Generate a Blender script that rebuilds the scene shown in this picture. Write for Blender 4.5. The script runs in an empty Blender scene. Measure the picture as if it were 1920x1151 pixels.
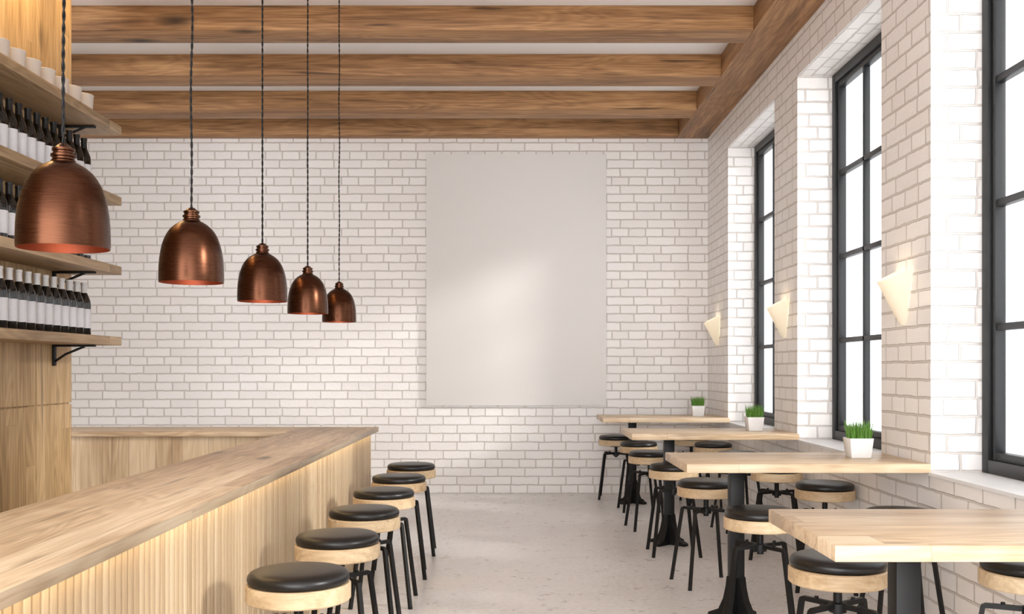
import bpy, bmesh, math, random
from mathutils import Vector
random.seed(7)
S=1.15
scene=bpy.context.scene
COL=scene.collection
try:
    scene.view_settings.view_transform='Standard'
    scene.view_settings.look='None'
except Exception as e: print(e)
scene.view_settings.exposure=0.0

# ------------------------------------------------------------ helpers
def lin(c):
    o=[]
    for v in c:
        v=v/255.0
        o.append(v/12.92 if v<=0.04045 else ((v+0.055)/1.055)**2.4)
    return (o[0],o[1],o[2],1.0)

class NT:
    def __init__(s,name):
        s.m=bpy.data.materials.new(name); s.m.use_nodes=True
        s.t=s.m.node_tree; s.n=s.t.nodes; s.l=s.t.links
        s.b=s.n.get('Principled BSDF'); s.out=s.n.get('Material Output')
    def new(s,t,**k):
        n=s.n.new(t)
        for a,v in k.items(): setattr(n,a,v)
        return n
    def set(s,sock,v):
        if hasattr(v,'is_linked') or isinstance(v,bpy.types.NodeSocket): s.l.new(v,sock)
        else: sock.default_value=v
    def math(s,op,a,b=0.0,c=0.0,clamp=False):
        n=s.new('ShaderNodeMath',operation=op,use_clamp=clamp)
        s.set(n.inputs[0],a); s.set(n.inputs[1],b)
        if op in('MULTIPLY_ADD','SMOOTH_MIN','COMPARE'): s.set(n.inputs[2],c)
        return n.outputs[0]
    def comb(s,x,y,z):
        n=s.new('ShaderNodeCombineXYZ'); s.set(n.inputs[0],x); s.set(n.inputs[1],y); s.set(n.inputs[2],z); return n.outputs[0]
    def vmath(s,op,a,b):
        n=s.new('ShaderNodeVectorMath',operation=op); s.set(n.inputs[0],a); s.set(n.inputs[1],b); return n.outputs[0]
    def mix(s,f,a,b,bt='MIX'):
        n=s.new('ShaderNodeMix',data_type='RGBA',blend_type=bt)
        s.set(n.inputs[0],f); s.set(n.inputs[6],a); s.set(n.inputs[7],b); return n.outputs[2]
    def noise(s,v,scale,detail=4,rough=0.55,dist=0.0):
        n=s.new('ShaderNodeTexNoise'); s.set(n.inputs['Vector'],v)
        n.inputs['Scale'].default_value=scale; n.inputs['Detail'].default_value=detail
        n.inputs['Roughness'].default_value=rough; n.inputs['Distortion'].default_value=dist
        return n.outputs[0]
    def ramp(s,f,stops):
        n=s.new('ShaderNodeValToRGB'); s.set(n.inputs[0],f)
        e=n.color_ramp.elements
        e[0].position=stops[0][0]; e[0].color=stops[0][1]
        e[1].position=stops[-1][0]; e[1].color=stops[-1][1]
        for p,c in stops[1:-1]:
            x=e.new(p); x.color=c
        return n.outputs[0]
    def bump(s,h,strength=0.3,dist=0.01):
        n=s.new('ShaderNodeBump'); n.inputs['Strength'].default_value=strength; n.inputs['Distance'].default_value=dist
        s.set(n.inputs['Height'],h); s.l.new(n.outputs[0],s.b.inputs['Normal'])

def simple(name,c,rough=0.5,metal=0.0,spec=0.5,nz=0.03,nscale=30,coat=0):
    m=NT(name)
    tc=m.new('ShaderNodeTexCoord')
    n=m.noise(tc.outputs['Object'],nscale,3)
    base=lin(c); dark=tuple(x*(1-nz*3) for x in base[:3])+(1,)
    m.l.new(m.mix(n,dark,base),m.b.inputs['Base Color'])
    m.b.inputs['Roughness'].default_value=rough; m.b.inputs['Metallic'].default_value=metal
    m.b.inputs['Specular IOR Level'].default_value=spec
    if coat: m.b.inputs['Coat Weight'].default_value=coat
    return m.m

def wood(name,axis,across,cd,cm,cl,pw=0.12,pl=1.6,seam=0.35,rough=0.5,knots=0.6,var=0.35,contrast=1.0,ringk=0.20,ks=3.2,n1s=0.10):
    m=NT(name)
    tc=m.new('ShaderNodeTexCoord'); oi=m.new('ShaderNodeObjectInfo')
    sp=m.new('ShaderNodeSeparateXYZ'); m.l.new(tc.outputs['Object'],sp.inputs[0])
    whole=pl>8
    a=sp.outputs[axis]; b=m.math('ADD',sp.outputs[across],52.0 if whole else 50.0)
    bq=m.math('DIVIDE',b,pw)
    pv=m.math('FLOOR',bq)
    w1=m.new('ShaderNodeTexWhiteNoise',noise_dimensions='1D'); m.set(w1.inputs['W'],pv)
    au=m.math('ADD',m.math('DIVIDE',a,pl),m.math('MULTIPLY',w1.outputs[0],7.3))
    pu=m.math('FLOOR',au) if not whole else 0.0
    w2=m.new('ShaderNodeTexWhiteNoise',noise_dimensions='3D')
    m.set(w2.inputs['Vector'],m.comb(pv,pu,m.math('MULTIPLY',oi.outputs['Random'],9.0)))
    r2=w2.outputs[0]
    off=m.math('MULTIPLY',r2,37.0)
    offv=m.comb(off,m.math('MULTIPLY',off,1.7),m.math('ADD',off,m.math('MULTIPLY',oi.outputs['Random'],13.0)))
    def stretched(k):
        sc=[1,1,1]; sc[axis]=k
        return m.vmath('ADD',m.vmath('MULTIPLY',tc.outputs['Object'],tuple(sc)),offv)
    v1=stretched(n1s)
    n1=m.noise(v1,11,5,0.6,0.7)
    n2=m.noise(stretched(0.03),110,3,0.6,0.2)
    # ring figure
    nn=m.noise(stretched(0.16),4.5,2,0.5,0.4)
    rings=m.math('SINE',m.math('MULTIPLY',nn,95.0))
    rings=m.math('MULTIPLY_ADD',rings,0.5,0.5)
    f=m.math('MULTIPLY_ADD',m.math('SUBTRACT',n1,0.5),1.2*contrast,0.5)
    f=m.math('ADD',f,m.math('MULTIPLY',m.math('SUBTRACT',n2,0.5),0.9*contrast))
    f=m.math('ADD',f,m.math('MULTIPLY',m.math('SUBTRACT',rings,0.5),ringk*contrast))
    f=m.math('ADD',f,m.math('MULTIPLY',m.math('SUBTRACT',r2,0.5),var),clamp=True)
    col=m.ramp(f,[(0.0,lin(cd)),(0.5,lin(cm)),(1.0,lin(cl))])
    if knots>0:
        vo=m.new('ShaderNodeTexVoronoi'); m.set(vo.inputs['Vector'],stretched(0.38)); vo.inputs['Scale'].default_value=ks
        k=m.new('ShaderNodeMapRange'); m.set(k.inputs[0],vo.outputs['Distance']); k.inputs[1].default_value=0.03; k.inputs[2].default_value=0.14
        k.inputs[3].default_value=knots; k.inputs[4].default_value=0.0
        gate=m.math('GREATER_THAN',m.noise(stretched(0.3),1.7,1),0.5)
        kk=m.math('MULTIPLY',k.outputs[0],gate)
        col=m.mix(kk,col,lin(tuple(x*0.5 for x in cd)))
        # fine dark cracks along the grain
        ck=m.noise(stretched(0.045),26,2,0.5,0.3)
        cm_=m.new('ShaderNodeMapRange'); m.set(cm_.inputs[0],ck); cm_.inputs[1].default_value=0.67; cm_.inputs[2].default_value=0.74
        cm_.inputs[3].default_value=0.0; cm_.inputs[4].default_value=knots*0.75
        col=m.mix(cm_.outputs[0],col,lin(tuple(x*0.55 for x in cd)))
    # seams
    if seam>0:
        fr=m.math('FRACT',bq); d=m.math('MINIMUM',fr,m.math('SUBTRACT',1.0,fr))
        sl=m.math('LESS_THAN',d,0.0016/pw)
        fr2=m.math('FRACT',au); d2=m.math('MINIMUM',fr2,m.math('SUBTRACT',1.0,fr2))
        sl2=m.math('LESS_THAN',d2,0.0012/pl)
        sm=m.math('MAXIMUM',sl,sl2)
        col=m.mix(m.math('MULTIPLY',sm,seam),col,lin(tuple(x*0.45 for x in cd)))
    m.l.new(col,m.b.inputs['Base Color'])
    m.b.inputs['Roughness'].default_value=rough
    m.bump(m.math('ADD',n2,m.math('MULTIPLY',n1,0.5)),0.12,0.003)
    return m.m

def brick_mat(name):
    m=NT(name)
    g=m.new('ShaderNodeNewGeometry')
    sp=m.new('ShaderNodeSeparateXYZ'); m.l.new(g.outputs['Position'],sp.inputs[0])
    sn=m.new('ShaderNodeSeparateXYZ'); m.l.new(g.outputs['True Normal'],sn.inputs[0])
    ax=m.math('GREATER_THAN',m.math('ABSOLUTE',sn.outputs[0]),0.5)
    az=m.math('GREATER_THAN',m.math('ABSOLUTE',sn.outputs[2]),0.5)
    isyz=m.math('MAXIMUM',ax,az)
    u=m.math('ADD',m.math('MULTIPLY',isyz,sp.outputs[1]),m.math('MULTIPLY',m.math('SUBTRACT',1.0,isyz),sp.outputs[0]))
    v=m.math('ADD',m.math('MULTIPLY',az,sp.outputs[0]),m.math('MULTIPLY',m.math('SUBTRACT',1.0,az),sp.outputs[2]))
    nz0=m.noise(g.outputs['Position'],14,2); nz1=m.noise(g.outputs['Position'],9,2)
    u=m.math('ADD',m.math('ADD',u,30.0),m.math('MULTIPLY',nz1,0.014)); v=m.math('ADD',v,m.math('MULTIPLY',m.math('SUBTRACT',nz0,0.5),0.011))
    br=m.new('ShaderNodeTexBrick'); br.offset=0.5; br.offset_frequency=2; br.squash=0.62; br.squash_frequency=3
    m.set(br.inputs['Vector'],m.comb(u,v,0.0))
    br.inputs['Scale'].default_value=1.0
    br.inputs['Color1'].default_value=lin((250,248,246)); br.inputs['Color2'].default_value=lin((243,240,238))
    br.inputs['Mortar'].default_value=lin((212,205,199))
    br.inputs['Mortar Size'].default_value=0.0066; br.inputs['Mortar Smooth'].default_value=0.5
    br.inputs['Brick Width'].default_value=0.25; br.inputs['Row Height'].default_value=0.0785
    n=m.noise(g.outputs['Position'],38,4); n3=m.noise(g.outputs['Position'],6,3)
    col=m.mix(m.math('MULTIPLY',m.math('SUBTRACT',1.0,n3),0.10),br.outputs['Color'],lin((222,214,210)))
    m.l.new(col,m.b.inputs['Base Color'])
    m.b.inputs['Roughness'].default_value=0.38
    h=m.math('ADD',m.math('SUBTRACT',1.0,br.outputs['Fac']),m.math('MULTIPLY',n,0.35))
    m.bump(h,0.7,0.008)
    return m.m

def emis(name,c,s,base=None):
    m=NT(name)
    m.b.inputs['Base Color'].default_value=lin(base or c)
    tc=m.new('ShaderNodeTexCoord'); n=m.noise(tc.outputs['Object'],4,1)
    m.l.new(m.mix(n,lin(c),lin(tuple(min(255,x*1.02) for x in c))),m.b.inputs['Emission Color'])
    m.b.inputs['Emission Strength'].default_value=s
    return m.m

M={}
M['brick']=brick_mat('white_painted_brick')
OAKL=((168,139,106),(206,182,150),(228,209,182))
OAKB=((168,141,108),(198,174,141),(218,198,167))
BART=((164,137,107),(210,186,154),(234,216,188))
M['oak_table']=wood('oak_tabletop',0,1,*OAKL,pw=0.11,pl=1.3,seam=0.3,rough=0.4,knots=0.65)
M['oak_bar_y']=wood('oak_bartop_long',1,0,*BART,pw=0.08,pl=2.6,seam=0.35,rough=0.42,knots=0.75,var=0.45,contrast=1.0,n1s=0.06)
M['oak_bar_x']=wood('oak_bartop_cross',0,1,*BART,pw=0.08,pl=2.6,seam=0.35,rough=0.42,knots=0.75,var=0.45,contrast=1.0,n1s=0.06)
M['oak_panel_y']=wood('oak_slat_panel_side',2,1,*OAKB,pw=0.0368,pl=3,seam=0.0,rough=0.5,knots=0.2,var=0.5,contrast=.5,ringk=.1)
M['oak_gap']=simple('dark_groove_backing',(80,60,40),0.7)
M['oak_panel_x']=wood('oak_slat_panel_cross',2,0,*OAKB,pw=0.16,pl=3,seam=0.4,rough=0.5,knots=0.6,var=0.6)
M['oak_wall']=wood('oak_wall_panel',2,1,(150,120,80),(196,164,120),(224,194,150),pw=0.107,pl=2.2,seam=0.25,rough=0.5,knots=0.75,var=0.55)
M['oak_shelf']=wood('oak_shelf',1,0,(140,114,82),(180,152,116),(210,184,148),pw=0.3,pl=5,seam=0.1,rough=0.5,knots=0.8)
BM=((92,62,38),(156,113,72),(202,157,109))
M['beam_x']=wood('beam_oak_cross',0,1,*BM,pw=5,pl=9,seam=0,rough=0.6,knots=0.95,var=0.15,contrast=1.35,ringk=0.1,ks=2.4,n1s=0.06)
M['beam_y']=wood('beam_oak_long',1,0,*BM,pw=5,pl=9,seam=0,rough=0.6,knots=0.95,var=0.15,contrast=1.35,ringk=0.1,ks=2.4,n1s=0.06)
M['seatwood']=wood('stool_seat_oak',0,1,(174,144,108),(204,178,142),(230,208,172),pw=3,pl=9,seam=0,rough=0.45,knots=0.6)
M['black']=simple('black_powder_coated_metal',(14,14,15),0.5,0.0,0.35)
M['frame']=simple('dark_grey_window_frame',(24,26,28),0.45,spec=0.4)
M['leather']=simple('black_leather',(17,16,16),0.36,0.0,0.5,0.05,60)
M['white']=simple('white_paint',(234,234,234),0.5)
M['ceil']=simple('ceiling_paint',(250,248,247),0.8,nz=0.01,nscale=3)
M['canvas']=simple('canvas_white',(240,238,236),0.75,nz=0.01,nscale=2)
M['pot']=simple('white_ceramic',(242,242,242),0.25)
M['cup']=simple('shaded_white_paper',(214,208,200),0.5)  # white dimmed so the colour carries the shelf's shade
M['soil']=simple('soil',(60,42,28),0.9,nz=0.2)
M['glassb']=simple('dark_bottle_glass',(8,7,6),0.08,0,0.7)
M['label']=simple('white_label_paper',(228,228,232),0.6)
M['capw']=simple('white_foil_capsule',(222,220,218),0.4)
M['capb']=simple('black_foil_capsule',(18,17,17),0.35)
M['led']=emis('warm_led_strip',(255,226,174),9.5)
# sconce shade: frosted paper glowing from inside, brighter near the lamp
m=NT('glowing_sconce_shade'); m.b.inputs['Base Color'].default_value=lin((190,181,166))
tc=m.new('ShaderNodeTexCoord'); sp=m.new('ShaderNodeSeparateXYZ'); m.l.new(tc.outputs['Object'],sp.inputs[0])
mr=m.new('ShaderNodeMapRange'); m.set(mr.inputs[0],sp.outputs[2]); mr.inputs[1].default_value=.17*S; mr.inputs[2].default_value=.36*S; mr.inputs[3].default_value=.34; mr.inputs[4].default_value=.60
m.b.inputs['Emission Color'].default_value=lin((255,234,198)); m.l.new(mr.outputs[0],m.b.inputs['Emission Strength'])
M['shade']=m.m
M['bulb']=emis('warm_bulb',(255,180,110),1.0)

def copper(name,c1,c2,rough):
    m=NT(name); tc=m.new('ShaderNodeTexCoord')
    v=m.vmath('MULTIPLY',tc.outputs['Object'],(8,8,460))
    n=m.noise(v,2.5,3,0.6)
    m.l.new(m.mix(n,lin(c1),lin(c2)),m.b.inputs['Base Color'])
    m.b.inputs['Metallic'].default_value=1.0
    m.l.new(m.math('MULTIPLY_ADD',n,0.18,rough-0.09),m.b.inputs['Roughness'])
    m.bump(n,0.05,0.001)
    return m.m
M['copper']=copper('brushed_copper',(54,34,25),(100,64,46),0.28)
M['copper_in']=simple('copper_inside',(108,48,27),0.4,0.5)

# grass
m=NT('grass_green'); tc=m.new('ShaderNodeTexCoord'); n=m.noise(tc.outputs['Object'],90,2)
m.l.new(m.mix(n,lin((50,104,28)),lin((130,182,74))),m.b.inputs['Base Color']); m.b.inputs['Roughness'].default_value=0.5
M['grass']=m.m
# floor concrete
m=NT('polished_concrete'); g=m.new('ShaderNodeNewGeometry')
n1=m.noise(g.outputs['Position'],1.2,5,0.6); n2=m.noise(g.outputs['Position'],36,6,0.72); n3=m.noise(g.outputs['Position'],75,3,0.6)
n4=m.noise(g.outputs['Position'],9,6,0.7)
f=m.math('ADD',m.math('MULTIPLY',n1,0.25),m.math('ADD',m.math('MULTIPLY',n2,0.5),m.math('MULTIPLY',n4,0.25)))
c=m.ramp(f,[(0.36,lin((208,204,203))),(0.5,lin((230,227,226))),(0.64,lin((243,241,240)))])
pm=m.new('ShaderNodeMapRange'); m.set(pm.inputs[0],n3); pm.inputs[1].default_value=0.62; pm.inputs[2].default_value=0.74; pm.inputs[3].default_value=0.0; pm.inputs[4].default_value=0.35
c=m.mix(pm.outputs[0],c,lin((172,165,162)))
m.l.new(c,m.b.inputs['Base Color'])
m.l.new(m.math('MULTIPLY_ADD',n4,0.3,0.16),m.b.inputs['Roughness'])
m.bump(n2,0.03,0.003)
M['floor']=m.m
# window glass
m=NT('window_glass'); m.n.remove(m.b)
t=m.new('ShaderNodeBsdfTransparent'); gl=m.new('ShaderNodeBsdfGlossy'); gl.inputs['Roughness'].default_value=0.05
mx=m.new('ShaderNodeMixShader'); mx.inputs[0].default_value=0.04
m.l.new(t.outputs[0],mx.inputs[1]); m.l.new(gl.outputs[0],mx.inputs[2]); m.l.new(mx.outputs[0],m.out.inputs[0])
M['glass']=m.m

class MB:
    def __init__(s): s.v=[]; s.f=[]
    def box(s,x0,x1,y0,y1,z0,z1):
        i=len(s.v)
        s.v+=[(x0,y0,z0),(x1,y0,z0),(x1,y1,z0),(x0,y1,z0),(x0,y0,z1),(x1,y0,z1),(x1,y1,z1),(x0,y1,z1)]
        s.f+=[(i,i+3,i+2,i+1),(i+4,i+5,i+6,i+7),(i,i+1,i+5,i+4),(i+1,i+2,i+6,i+5),(i+2,i+3,i+7,i+6),(i+3,i,i+4,i+7)]
        return s
    def lathe(s,prof,n=32,cx=0,cy=0,closed=False):
        i=len(s.v); rings=[]
        for r,z in prof:
            if r<=1e-6:
                rings.append([len(s.v)]); s.v.append((cx,cy,z))
            else:
                st=len(s.v); rings.append(list(range(st,st+n)))
                for k in range(n):
                    a=2*math.pi*k/n; s.v.append((cx+r*math.cos(a),cy+r*math.sin(a),z))
        for A,B in zip(rings,rings[1:]):
            for k in range(n):
                k2=(k+1)%n
                if len(A)==1 and len(B)==1: continue
                if len(A)==1: s.f.append((A[0],B[k2],B[k]))
                elif len(B)==1: s.f.append((A[k],A[k2],B[0]))
                else: s.f.append((A[k],A[k2],B[k2],B[k]))
        return s
    def tube(s,path,r,n=8,square=False):
        if square: n=4
        rings=[]
        up0=Vector((0,0,1))
        prev=None
        for i,p in enumerate(path):
            p=Vector(p)
            if i==0: d=Vector(path[1])-p
            elif i==len(path)-1: d=p-Vector(path[i-1])
            else: d=(Vector(path[i+1])-p).normalized()+(p-Vector(path[i-1])).normalized()
            d.normalize()
            if prev is None:
                up=up0 if abs(d.z)<0.9 else Vector((1,0,0)) if not square else Vector((path[-1][0]-path[0][0]+1e-5,path[-1][1]-path[0][1],0)).normalized()
                a=d.cross(up).normalized()
            else:
                a=(prev-d*prev.dot(d)).normalized()
            prev=a
            b=d.cross(a).normalized()
            st=len(s.v); rings.append(list(range(st,st+n)))
            for k in range(n):
                t=2*math.pi*k/n+(math.pi/4 if square else 0)
                s.v.append(tuple(p+a*math.cos(t)*r+b*math.sin(t)*r))
        for A,B in zip(rings,rings[1:]):
            for k in range(n):
                k2=(k+1)%n; s.f.append((A[k],A[k2],B[k2],B[k]))
        s.f.append(tuple(reversed(rings[0]))); s.f.append(tuple(rings[-1]))
        return s

def mesh(mb,name,mats,smooth=35,bevel=0,faceidx=None):
    me=bpy.data.meshes.new(name)
    me.from_pydata([(a*S,b*S,c*S) for a,b,c in mb.v],[],mb.f)
    if not isinstance(mats,(list,tuple)): mats=[mats]
    for x in mats: me.materials.append(x)
    bm=bmesh.new(); bm.from_mesh(me)
    bmesh.ops.recalc_face_normals(bm,faces=bm.faces)
    if bevel>0:
        es=[e for e in bm.edges if len(e.link_faces)==2 and e.calc_face_angle(0)>0.6]
        bmesh.ops.bevel(bm,geom=es,offset=bevel*S,segments=2,affect='EDGES',profile=0.5)
    for f in bm.faces: f.smooth=True
    for e in bm.edges:
        if len(e.link_faces)==2 and math.degrees(e.calc_face_angle(0))>smooth: e.smooth=False
    bm.to_mesh(me); bm.free()
    return me
def obj(me,name,loc=(0,0,0),parent=None,rz=0.0,**props):
    o=bpy.data.objects.new(name,me); COL.objects.link(o)
    o.location=(loc[0]*S,loc[1]*S,loc[2]*S); o.rotation_euler=(0,0,rz)
    if parent is not None: o.parent=parent
    for k,v in props.items(): o[k]=v
    return o
def boxo(name,x0,x1,y0,y1,z0,z1,mat,bevel=0,parent=None,**props):
    cx,cy=(x0+x1)/2,(y0+y1)/2
    mb=MB().box(x0-cx,x1-cx,y0-cy,y1-cy,0,z1-z0)
    loc=(cx,cy,z0)
    if parent is not None:
        pl=parent.location; loc=(cx-pl.x/S,cy-pl.y/S,z0-pl.z/S)
    return obj(mesh(mb,name,mat,bevel=bevel),name,loc,parent,**props)
def empty(name,loc,**props):
    o=bpy.data.objects.new(name,None); o.empty_display_size=0.1; COL.objects.link(o)
    o.location=(loc[0]*S,loc[1]*S,loc[2]*S)
    for k,v in props.items(): o[k]=v
    return o
def copy_tree(src,loc,rz=None):
    n=src.copy(); COL.objects.link(n); n.location=(loc[0]*S,loc[1]*S,loc[2]*S)
    if rz is not None: n.rotation_euler=(0,0,rz)
    for c in list(src.children):
        k=c.copy(); COL.objects.link(k); k.parent=n
    return n

# ------------------------------------------------------------ room
XW=1.562; XL=-4.2; D=8.085; CE=2.965; BB=2.83; Y0=-3.0
XO=XW+0.19+0.062
boxo('floor',XL-0.2,XO,Y0,D+0.2,-0.1,0,M['floor'],kind='structure',label='pale polished concrete floor with soft mottling',category='floor')
boxo('ceiling',XL-0.2,XO,Y0,D+0.2,CE,CE+0.1,M['ceil'],kind='structure',label='off-white painted ceiling above oak beams',category='ceiling')
boxo('wall_back',XL,XO,D,D+0.2,0,CE,M['brick'],kind='structure',label='white painted brick wall with grey mortar',category='wall')
boxo('wall_left',XL-0.2,XL,1.0,D+0.2,0,CE,M['brick'],kind='structure',label='white painted brick side wall',category='wall')
WB,WT=0.612,2.598
OP=[(-1.0,0.27),(0.75,2.02),(2.51,3.78),(4.285,5.547),(6.03,7.328)]
mb=MB()
mb.box(XW,XO,Y0,D,0,WB-0.012); mb.box(XW,XO,Y0,D,WT,CE)
ys=[Y0]+[v for o in OP for v in o]+[D]
for i in range(0,len(ys),2): mb.box(XW,XO,ys[i],ys[i+1],WB-0.012,WT)
w=obj(mesh(mb,'wall_right',M['brick']),'wall_right',kind='structure',label='white painted brick wall with tall deep window openings',category='wall')

XF=XW+0.19
for i,(a,b) in enumerate(reversed(OP)):
    fw=0.05
    mb=MB(); x0,x1=XF,XF+0.06
    # outer frame
    mb.box(x0,x1,a,a+fw,WB,WT); mb.box(x0,x1,b-fw,b,WB,WT)
    mb.box(x0,x1,a+fw,b-fw,WB,WB+fw); mb.box(x0,x1,a+fw,b-fw,WT-fw,WT)
    # sash
    sx0,sx1=x0+0.012,x1-0.008; sw=0.03
    ia,ib,iz0,iz1=a+fw,b-fw,WB+fw,WT-fw
    mb.box(sx0,sx1,ia,ia+sw,iz0,iz1); mb.box(sx0,sx1,ib-sw,ib,iz0,iz1)
    mb.box(sx0,sx1,ia+sw,ib-sw,iz0,iz0+sw); mb.box(sx0,sx1,ia+sw,ib-sw,iz1-sw,iz1)
    ga,gb,gz0,gz1=ia+sw,ib-sw,iz0+sw,iz1-sw
    for k in (1,2):
        yy=ga+(gb-ga)*k/3; mb.box(sx0+0.004,sx1-0.004,yy-0.011,yy+0.011,gz0,gz1)
    for h in (1.15,1.602,2.055):
        mb.box(sx0+0.004,sx1-0.004,ga,gb,h-0.013,h+0.013)
    wn=obj(mesh(mb,'window_%d'%(i+1),M['frame'],bevel=0.002),'window_%d'%(i+1),kind='structure',label='tall dark grey metal window with grid of panes',category='window')
    gm=MB().box(XF+0.03,XF+0.033,ga,gb,gz0,gz1)
    obj(mesh(gm,'glass',M['glass']),'glass',parent=wn)
    boxo('trim_%d'%(i+20),XW-0.012,XF+0.06,a+0.001,b-0.001,WB-0.012,WB,M['white'],kind='structure',label='white painted window sill',category='window sill')

# beams
bi=1
for y,y1 in ((7.975,D),(7.18,7.425),(6.34,6.585),(5.49,5.71),(4.64,4.85),(3.79,4.0),(2.94,3.15),(2.09,2.30)):
    xl=XL if y>5.1 else -2.174
    boxo('trim_%d'%bi,xl,1.31,y,y1,BB,CE,M['beam_x'],bevel=0.004,kind='structure',label='rustic brown oak ceiling beam spanning the room',category='ceiling beam'); bi+=1
boxo('trim_%d'%bi,1.31,XW,Y0+1,D,BB,CE,M['beam_y'],bevel=0.004,kind='structure',label='rustic brown oak beam running along the window wall',category='ceiling beam')

# wood partition behind bar
XP=-2.174; YE=5.0
mb=MB(); mb.box(XP-0.12,XP-0.012,0.3,YE,0,CE)
y=YE; g=0.004
while y>0.5:
    ya=y-0.372
    mb.box(XP-0.012,XP,ya+g,y-(g if y<YE else 0),0,0.823)
    mb.box(XP-0.012,XP,ya+g,y-(g if y<YE else 0),0.831,CE)
    y=ya
obj(mesh(mb,'wall_partition',M['oak_wall']),'wall_partition',kind='structure',label='oak panelled wall behind the bar',category='wall')

# ------------------------------------------------------------ shelves
brm=MB()
# bracket local: origin at wall, top at z=0; arm to +x
brm.box(0,0.012,-0.012,0.012,-0.10,0); brm.box(0.0,0.20,-0.012,0.012,-0.01,0)
brm.tube([(0.008,0,-0.08),(0.06,0,-0.045),(0.15,0,-0.008)],0.006,8)
brme=mesh(brm,'bracket',M['black'],bevel=0.001)
SH=[2.19,1.842,1.50,1.153]
for k,t in enumerate(SH):
    sh=boxo('wall_shelf',XP,-1.926,1.2,YE,t-0.042,t,M['oak_shelf'],bevel=0.003,label='thick oak wall shelf on black metal brackets',category='shelf',group='oak wall shelves behind the bar')
    for yy in (4.80,3.2,1.7):
        obj(brme,'bracket',(XP-(XP-1.926)/2,yy-(1.2+YE)/2,0.0),sh,label='black metal shelf bracket')
# bottles
prof=[(0,0),(.030,0),(.032,.004),(.032,.15),(.0295,.168),(.021,.19),(.0145,.206),(.0125,.22),(.0125,.243),(.0145,.244),(.0145,.2525),(0,.2525)]
def bottle(cap,capname,lab):
    b=obj(mesh(MB().lathe(prof,24),'wine_bottle',M['glassb']),'wine_bottle',(0,0,0),label=lab,category='bottle')
    lp=[(.0324,.037),(.0329,.037),(.0329,.128),(.0324,.128),(.0324,.037)]
    obj(mesh(MB().lathe(lp,24),'label',M['label']),'label',parent=b,label='blank white paper label')
    cp=[(.0137,.205),(.0152,.205),(.0136,.222),(.0136,.2425),(.0152,.2435),(.0152,.254),(0,.254)]
    obj(mesh(MB().lathe(cp,20),'capsule',cap),'capsule',parent=b,label=capname)
    return b
bw=bottle(M['capw'],'white foil capsule','dark wine bottle with blank white label and white capsule')
bb=bottle(M['capb'],'black foil capsule','dark wine bottle with blank white label and black capsule')
first={'w':bw,'b':bb}; used=set()
for t,kind,grp in ((SH[3],'w','wine bottles on the lowest shelf'),(SH[2],'b','wine bottles on the second shelf'),(SH[1],'b','wine bottles on the third shelf')):
    for i in range(14):
        y=4.84-i*0.080; x=-2.045
        loc=(x,y,t)
        if kind not in used:
            o=first[kind]; o.location=tuple(v*S for v in loc); used.add(kind)
        else: o=copy_tree(first[kind],loc,random.uniform(-.3,.3))
        o['group']=grp
# cups on top shelf
cup=mesh(MB().lathe([(0,0),(.044,0),(.046,.003),(.052,.105),(.0535,.107),(.0535,.111),(.0505,.111),(.044,.008),(0,.008)],28),'white_cup',M['cup'])
for i in range(9):
    obj(cup,'white_cup',(-2.05,4.83-i*0.135,SH[0]),label='plain white cylindrical cup standing on top shelf',category='cup',group='white cups on the top shelf')

# ------------------------------------------------------------ bar counter
BT=0.67; TH=0.027
bar=empty('bar_counter',(-0.96,3.0,0),label='long oak bar counter with slatted front and glowing underside',category='bar counter')
def rel(o_loc): return (o_loc[0]+0.96,o_loc[1]-3.0,o_loc[2])
def barpart(mb,name,mat,bevel=0,**p):
    mb.v=[rel(v) for v in mb.v]
    return obj(mesh(mb,name,mat,bevel=bevel),name,(0,0,0),bar,**p)
YB1=5.70; YB0=5.27
barpart(MB().box(-1.17,-0.75,0.3,YB1,BT-TH,BT),'countertop',M['oak_bar_y'],0.003)
barpart(MB().box(-2.75,-1.1715,YB0,YB1,BT-TH,BT),'countertop',M['oak_bar_x'],0.003,label='oak return countertop')
mb=MB(); mb.box(-1.13,-0.804,0.32,YB1-0.03,0,BT-TH)
barpart(mb,'body',M['oak_gap'])
mb=MB(); sw=0.032; y=0.32
while y<YB1-0.03-0.01:
    y2=min(y+sw,YB1-0.03)
    mb.box(-0.804,-0.788,y+0.0034,y2-0.0034,0,BT-TH); y+=sw
barpart(mb,'slatted_front',M['oak_panel_y'],0.0012)
barpart(MB().box(-2.72,-1.13,YB0+0.03,YB1-0.03,0,BT-TH),'body',M['oak_panel_x'],label='oak return counter body')
barpart(MB().box(-0.768,-0.762,0.35,YB1-0.05,BT-TH-0.003,BT-TH),'light_strip',M['led'],label='warm glowing light strip')

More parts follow.
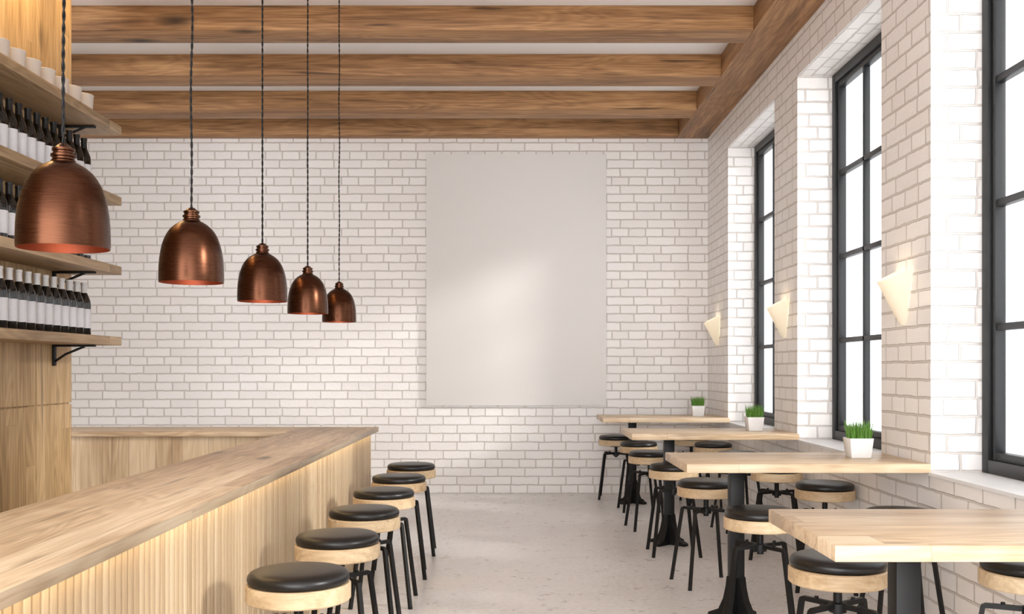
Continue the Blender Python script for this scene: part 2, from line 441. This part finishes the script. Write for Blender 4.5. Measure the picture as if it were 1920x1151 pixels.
# ------------------------------------------------------------ pendants
px=0.0015
shp=[(58.5,0),(59,4),(58.9,16),(58.5,30),(57.4,45),(55.4,58),(52.4,71),(47.8,84),(43.0,93),(37.0,101),(29,108),(21,113),(14.5,116)]
prof=[(r*px,z*px) for r,z in shp]
XPN=-0.90; RIM=1+160/601*0.90
pend=empty('pendant_lamp',(XPN,0.9*1900/601,RIM),label='brushed copper dome pendant lamp on twisted black cord',category='pendant lamp',group='copper pendant lamps over the bar')
obj(mesh(MB().lathe(prof,64),'lamp_shade',M['copper']),'lamp_shade',parent=pend,label='brushed copper dome shade')
ip=[(57.6*px,0.0)]+[((r-1.3)*px,(z-1)*px) for r,z in shp[1:]]+[(0,114*px)]
obj(mesh(MB().lathe([(58.5*px,0)]+ip,64),'shade_lining',M['copper_in']),'shade_lining',parent=pend,label='orange copper inner lining')
nk=[(0,114),(15,114),(15.8,117),(14,119),(14,121.5),(16.2,122.5),(16.2,125.5),(13,127),(13,129.5),(14.5,130.5),(14.5,133.5),(11,135),(8,138),(5,140),(0,140)]
obj(mesh(MB().lathe([(r*px,z*px) for r,z in nk],32),'socket_cap',M['copper'],smooth=30),'socket_cap',parent=pend)
topz=CE-RIM; z0=138*px
mb=MB()
for ph in (0,math.pi):
    path=[]; N=330
    for i in range(N+1):
        t=i/N; z=z0+(topz-z0)*t; a=ph+t*2*math.pi*30
        wob=0.003*math.sin(t*23)*math.sin(math.pi*t)
        path.append((0.0018*math.cos(a)+wob,0.0018*math.sin(a),z))
    mb.tube(path,0.0019,6)
obj(mesh(mb,'cord',M['black'],smooth=60),'cord',parent=pend,label='twisted black cable')
bl=[(0,20),(8,22),(14,28),(17,37),(16,48),(11,60),(8,70),(8,112),(0,112)]
obj(mesh(MB().lathe([(r*px,z*px) for r,z in bl],24),'bulb',M['bulb']),'bulb',parent=pend)
ld=bpy.data.lights.new('bulb_light','POINT'); ld.energy=0.4; ld.color=(1,0.62,0.38); ld.shadow_soft_size=0.03
lo=bpy.data.objects.new('bulb_light',ld); COL.objects.link(lo); lo.parent=pend; lo.location=(0,0,8*px*S)
for dx in (841,468,383,324):
    copy_tree(pend,(XPN,0.9*1900/dx,RIM),random.uniform(0,6))

# ------------------------------------------------------------ stools
def make_stool():
    r=0.133
    st=empty('bar_stool',(0,0,0),label='round oak stool with black leather cushion and black metal legs',category='stool')
    e=.007
    seat=MB().lathe([(0,.400+e),(r-.004,.400+e),(r,.404+e),(r,.440+e),(r-.004,.444+e),(0,.444+e)],56)
    obj(mesh(seat,'seat',M['seatwood'],smooth=30),'seat',parent=st,label='round oak seat ring')
    cu=MB().lathe([(q,z+e) for q,z in [(0,.4445),(.122,.4445),(.1275,.449),(.1295,.4565),(.128,.465),(.1225,.4715),(.113,.4755),(.09,.4780),(.05,.4790),(0,.4795)]],56)
    obj(mesh(cu,'cushion',M['leather'],smooth=60),'cushion',parent=st,label='black leather cushion')
    hub=MB().lathe([(0,.315),(.012,.315),(.012,.325),(.024,.327),(.024,.352),(.012,.354),(.012,.393),(.05,.396),(.052,.4065),(0,.4065)],28)
    obj(mesh(hub,'swivel_post',M['black'],smooth=30),'swivel_post',parent=st)
    lm=MB()
    p=[(.020,0,.345),(.112,0,.345),(.119,0,.342),(.121,0,.335),(.176,0,.0)]
    lm.tube(p,.0095,square=True)
    # foot pad + bolt
    lm.lathe([(0,.0),(.0095,.0),(.0095,.008),(0,.008)],10,cx=.176)
    lm.lathe([(0,.350),(.006,.350),(.006,.358),(0,.358)],8,cx=.07)
    lme=mesh(lm,'leg',M['black'],smooth=30)
    for k in range(4):
        obj(lme,'leg',parent=st,rz=math.radians(45+90*k))
    return st
stool=make_stool(); stool['group']='stools along the bar'
stool.location=(-0.547*S,0.547*1900/400*S,0)
for dx in (327,277,240,212,189):
    o=copy_tree(stool,(-0.547,0.547*1900/dx,0),random.uniform(-.12,.12)); o['group']='stools along the bar'
RS=[(.90,2.80),(1.41,2.75),(.915,3.735),(1.42,3.70),(.90,4.70),(1.42,4.60),(.872,5.47),(1.40,5.36),(.86,6.33),(1.40,6.27),(.89,7.13),(1.40,7.05),(.80,7.80),(1.38,7.80)]
for x,y in RS:
    o=copy_tree(stool,(x,y,0),random.uniform(-.35,.35)); o['group']='stools at the window tables'
    o['label']='round oak stool with black cushion tucked beside oak table'

# ------------------------------------------------------------ tables
TT=0.643; tth=0.034; CXT=0.892
def make_table():
    t=empty('dining_table',(0,0,0),label='rectangular oak table on black metal pedestal against window wall',category='table',group='oak tables along the window wall')
    obj(mesh(MB().box(.65-CXT,XW-0.002-CXT,-.265,.265,TT-tth,TT),'tabletop',M['oak_table'],bevel=.003),'tabletop',parent=t)
    m=MB(); m.box(-.028,.028,-.028,.028,0.01,TT-tth-.008); 
    obj(mesh(m,'pedestal',M['black'],bevel=.002),'pedestal',parent=t)
    m=MB().box(-.12,.12,-.12,.12,TT-tth-.010,TT-tth)
    obj(mesh(m,'mounting_plate',M['black'],bevel=.001),'mounting_plate',parent=t)
    m=MB(); pr=[(.0,.17),(.031,.17),(.036,.13),(.048,.08),(.07,.035),(.118,.014),(.120,0),(0,0)]
    for k in range(4):
        a=math.pi/2*k+math.pi/4; ca,sa=math.cos(a),math.sin(a); i=len(m.v); n=len(pr)
        for sgn in (-1,1):
            for r,z in pr:
                w=.020*sgn; m.v.append((r*ca-w*sa,r*sa+w*ca,z))
        m.f.append(tuple(i+j for j in range(n))); m.f.append(tuple(i+n+j for j in reversed(range(n))))
        for j in range(n):
            j2=(j+1)%n; m.f.append((i+j,i+j2,i+n+j2,i+n+j))
    obj(mesh(m,'base',M['black'],smooth=50),'base',parent=t,label='flared black pedestal foot')
    return t
tb=make_table(); TC=[2.305,4.035,5.765,7.515]
tb.location=(CXT*S,TC[0]*S,0)
for y in TC[1:]: copy_tree(tb,(CXT,y,0))

# ------------------------------------------------------------ plants
def square_ring(hb,z): return [(-hb,-hb,z),(hb,-hb,z),(hb,hb,z),(-hb,hb,z)]
def make_pot():
    p=empty('potted_grass',(0,0,0),label='small white square pot of green grass on oak table',category='potted plant',group='potted grass on the window tables')
    m=MB(); rings=[square_ring(.039,0),square_ring(.047,.078),square_ring(.0440,.078),square_ring(.043,.066)]
    for r in rings: m.v+=r
    for a in range(3):
        for k in range(4):
            k2=(k+1)%4; m.f.append((a*4+k,a*4+k2,(a+1)*4+k2,(a+1)*4+k))
    m.f.append((3,2,1,0))
    obj(mesh(m,'pot',M['pot'],bevel=.0015),'pot',parent=p)
    m=MB(); m.v+=square_ring(.0428,.067); m.f.append((0,1,2,3))
    obj(mesh(m,'soil',M['soil']),'soil',parent=p)
    m=MB(); rnd=random.Random(3)
    for _ in range(420):
        x,y=rnd.uniform(-.04,.04),rnd.uniform(-.04,.04); a=rnd.uniform(0,6.28); h=rnd.uniform(.045,.088)
        lx,ly=rnd.gauss(0,.008)+x*.2,rnd.gauss(0,.008)+y*.2; w=.0015
        i=len(m.v); c,s=math.cos(a)*w,math.sin(a)*w; z=.066
        m.v+=[(x-c,y-s,z),(x+c,y+s,z),(x+c*.8+lx*.4,y+s*.8+ly*.4,z+h*.6),(x-c*.8+lx*.4,y-s*.8+ly*.4,z+h*.6),(x+lx,y+ly,z+h)]
        m.f+=[(i,i+1,i+2,i+3),(i+3,i+2,i+4)]
    obj(mesh(m,'grass',M['grass'],smooth=180),'grass',parent=p,label='dense short green grass',kind='stuff')
    return p
pot=make_pot(); pot.location=(1.387*S,4.06*S,TT*S)
for x,y in ((1.386,5.80),(1.38,7.54)): copy_tree(pot,(x,y,TT),random.uniform(-.1,.1))

# ------------------------------------------------------------ canvas
boxo('blank_canvas',-.681,.749,D-.037,D-.001,1-.298,1+1.70,M['canvas'],bevel=.002,label='large blank off-white canvas hung on brick wall',category='canvas')

# ------------------------------------------------------------ sconces
def make_sconce():
    s=empty('wall_sconce',(0,0,0),label='glowing white cone wall lamp on brick pier',category='wall lamp',group='wall lamps between the windows')
    m=MB(); N=24; R=.105; rt=.014
    for layer in (0,1):
        base=len(m.v)
        for (rr,zz,sl) in ((R-.004*layer,.392,.05),(rt-.004*layer+.010,.190,.004),(rt-.004*layer,.172,.002)):
            for k in range(N+1):
                th=math.pi*k/N
                m.v.append((-rr*math.sin(th)-.002,-rr*math.cos(th)*.9,zz-sl*math.sin(th)+.004*layer*(zz<.3)))
        for q in range(2):
            for k in range(N):
                a=base+q*(N+1)+k; m.f.append((a,a+1,a+N+2,a+N+1))
    L=3*(N+1)
    for k in range(N): m.f.append((k,k+1,L+k+1,L+k))
    m.f.append(tuple(2*(N+1)+k for k in range(N+1)))
    obj(mesh(m,'shade',M['shade'],smooth=50),'shade',parent=s,label='frosted white half cone shade')
    obj(mesh(MB().box(-.012,0,-.03,.03,.27,.36),'wall_plate',M['white'],bevel=.002),'wall_plate',parent=s)
    l=bpy.data.lights.new('sconce_light','POINT'); l.energy=1.0; l.color=(1,.84,.62); l.shadow_soft_size=.05
    o=bpy.data.objects.new('sconce_light',l); COL.objects.link(o); o.parent=s; o.location=(-.06*S,0,.30*S)
    return s
sc=make_sconce(); sc.location=(XW*S,4.03*S,1*S)
for y in (5.79,7.68): copy_tree(sc,(XW,y,1.0))

# ------------------------------------------------------------ lights
# white sky with added fill from the open rear-left, dimmed outside the windows
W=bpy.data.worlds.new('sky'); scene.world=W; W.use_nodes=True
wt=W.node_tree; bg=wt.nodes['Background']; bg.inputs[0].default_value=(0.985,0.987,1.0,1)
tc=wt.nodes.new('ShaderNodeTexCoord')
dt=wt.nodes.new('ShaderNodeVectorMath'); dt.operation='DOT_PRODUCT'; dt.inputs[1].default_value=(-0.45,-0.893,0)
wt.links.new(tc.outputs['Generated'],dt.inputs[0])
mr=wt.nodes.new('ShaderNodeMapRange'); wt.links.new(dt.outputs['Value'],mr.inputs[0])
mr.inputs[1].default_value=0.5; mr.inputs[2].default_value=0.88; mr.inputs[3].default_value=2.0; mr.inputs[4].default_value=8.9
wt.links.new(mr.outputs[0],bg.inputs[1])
def area(name,loc,rot,sx,sy,e,col):
    l=bpy.data.lights.new(name,'AREA'); l.shape='RECTANGLE'; l.size=sx*S; l.size_y=sy*S; l.energy=e; l.color=col
    o=bpy.data.objects.new(name,l); COL.objects.link(o); o.location=tuple(v*S for v in loc); o.rotation_euler=rot; return o
sun=bpy.data.lights.new('sun','SUN'); sun.energy=2.5; sun.angle=math.radians(8); sun.color=(1,.965,.92)
so=bpy.data.objects.new('sun',sun); COL.objects.link(so)
so.rotation_euler=Vector((-1.97,1.0,-.77)).to_track_quat('-Z','Y').to_euler()
so.location=(6,-2,5)
area('shelf_light',(-2.0,3.9,2.88),(0,0,0),0.05,2.2,26,(1,.66,.28))

cam=bpy.data.cameras.new('camera'); co=bpy.data.objects.new('camera',cam); COL.objects.link(co)
cam.sensor_width=36; cam.lens=36*1900/1920; cam.shift_y=114.5/1920; cam.clip_start=0.05
co.location=(0,0,S); co.rotation_euler=(math.pi/2,0,0)
scene.camera=co
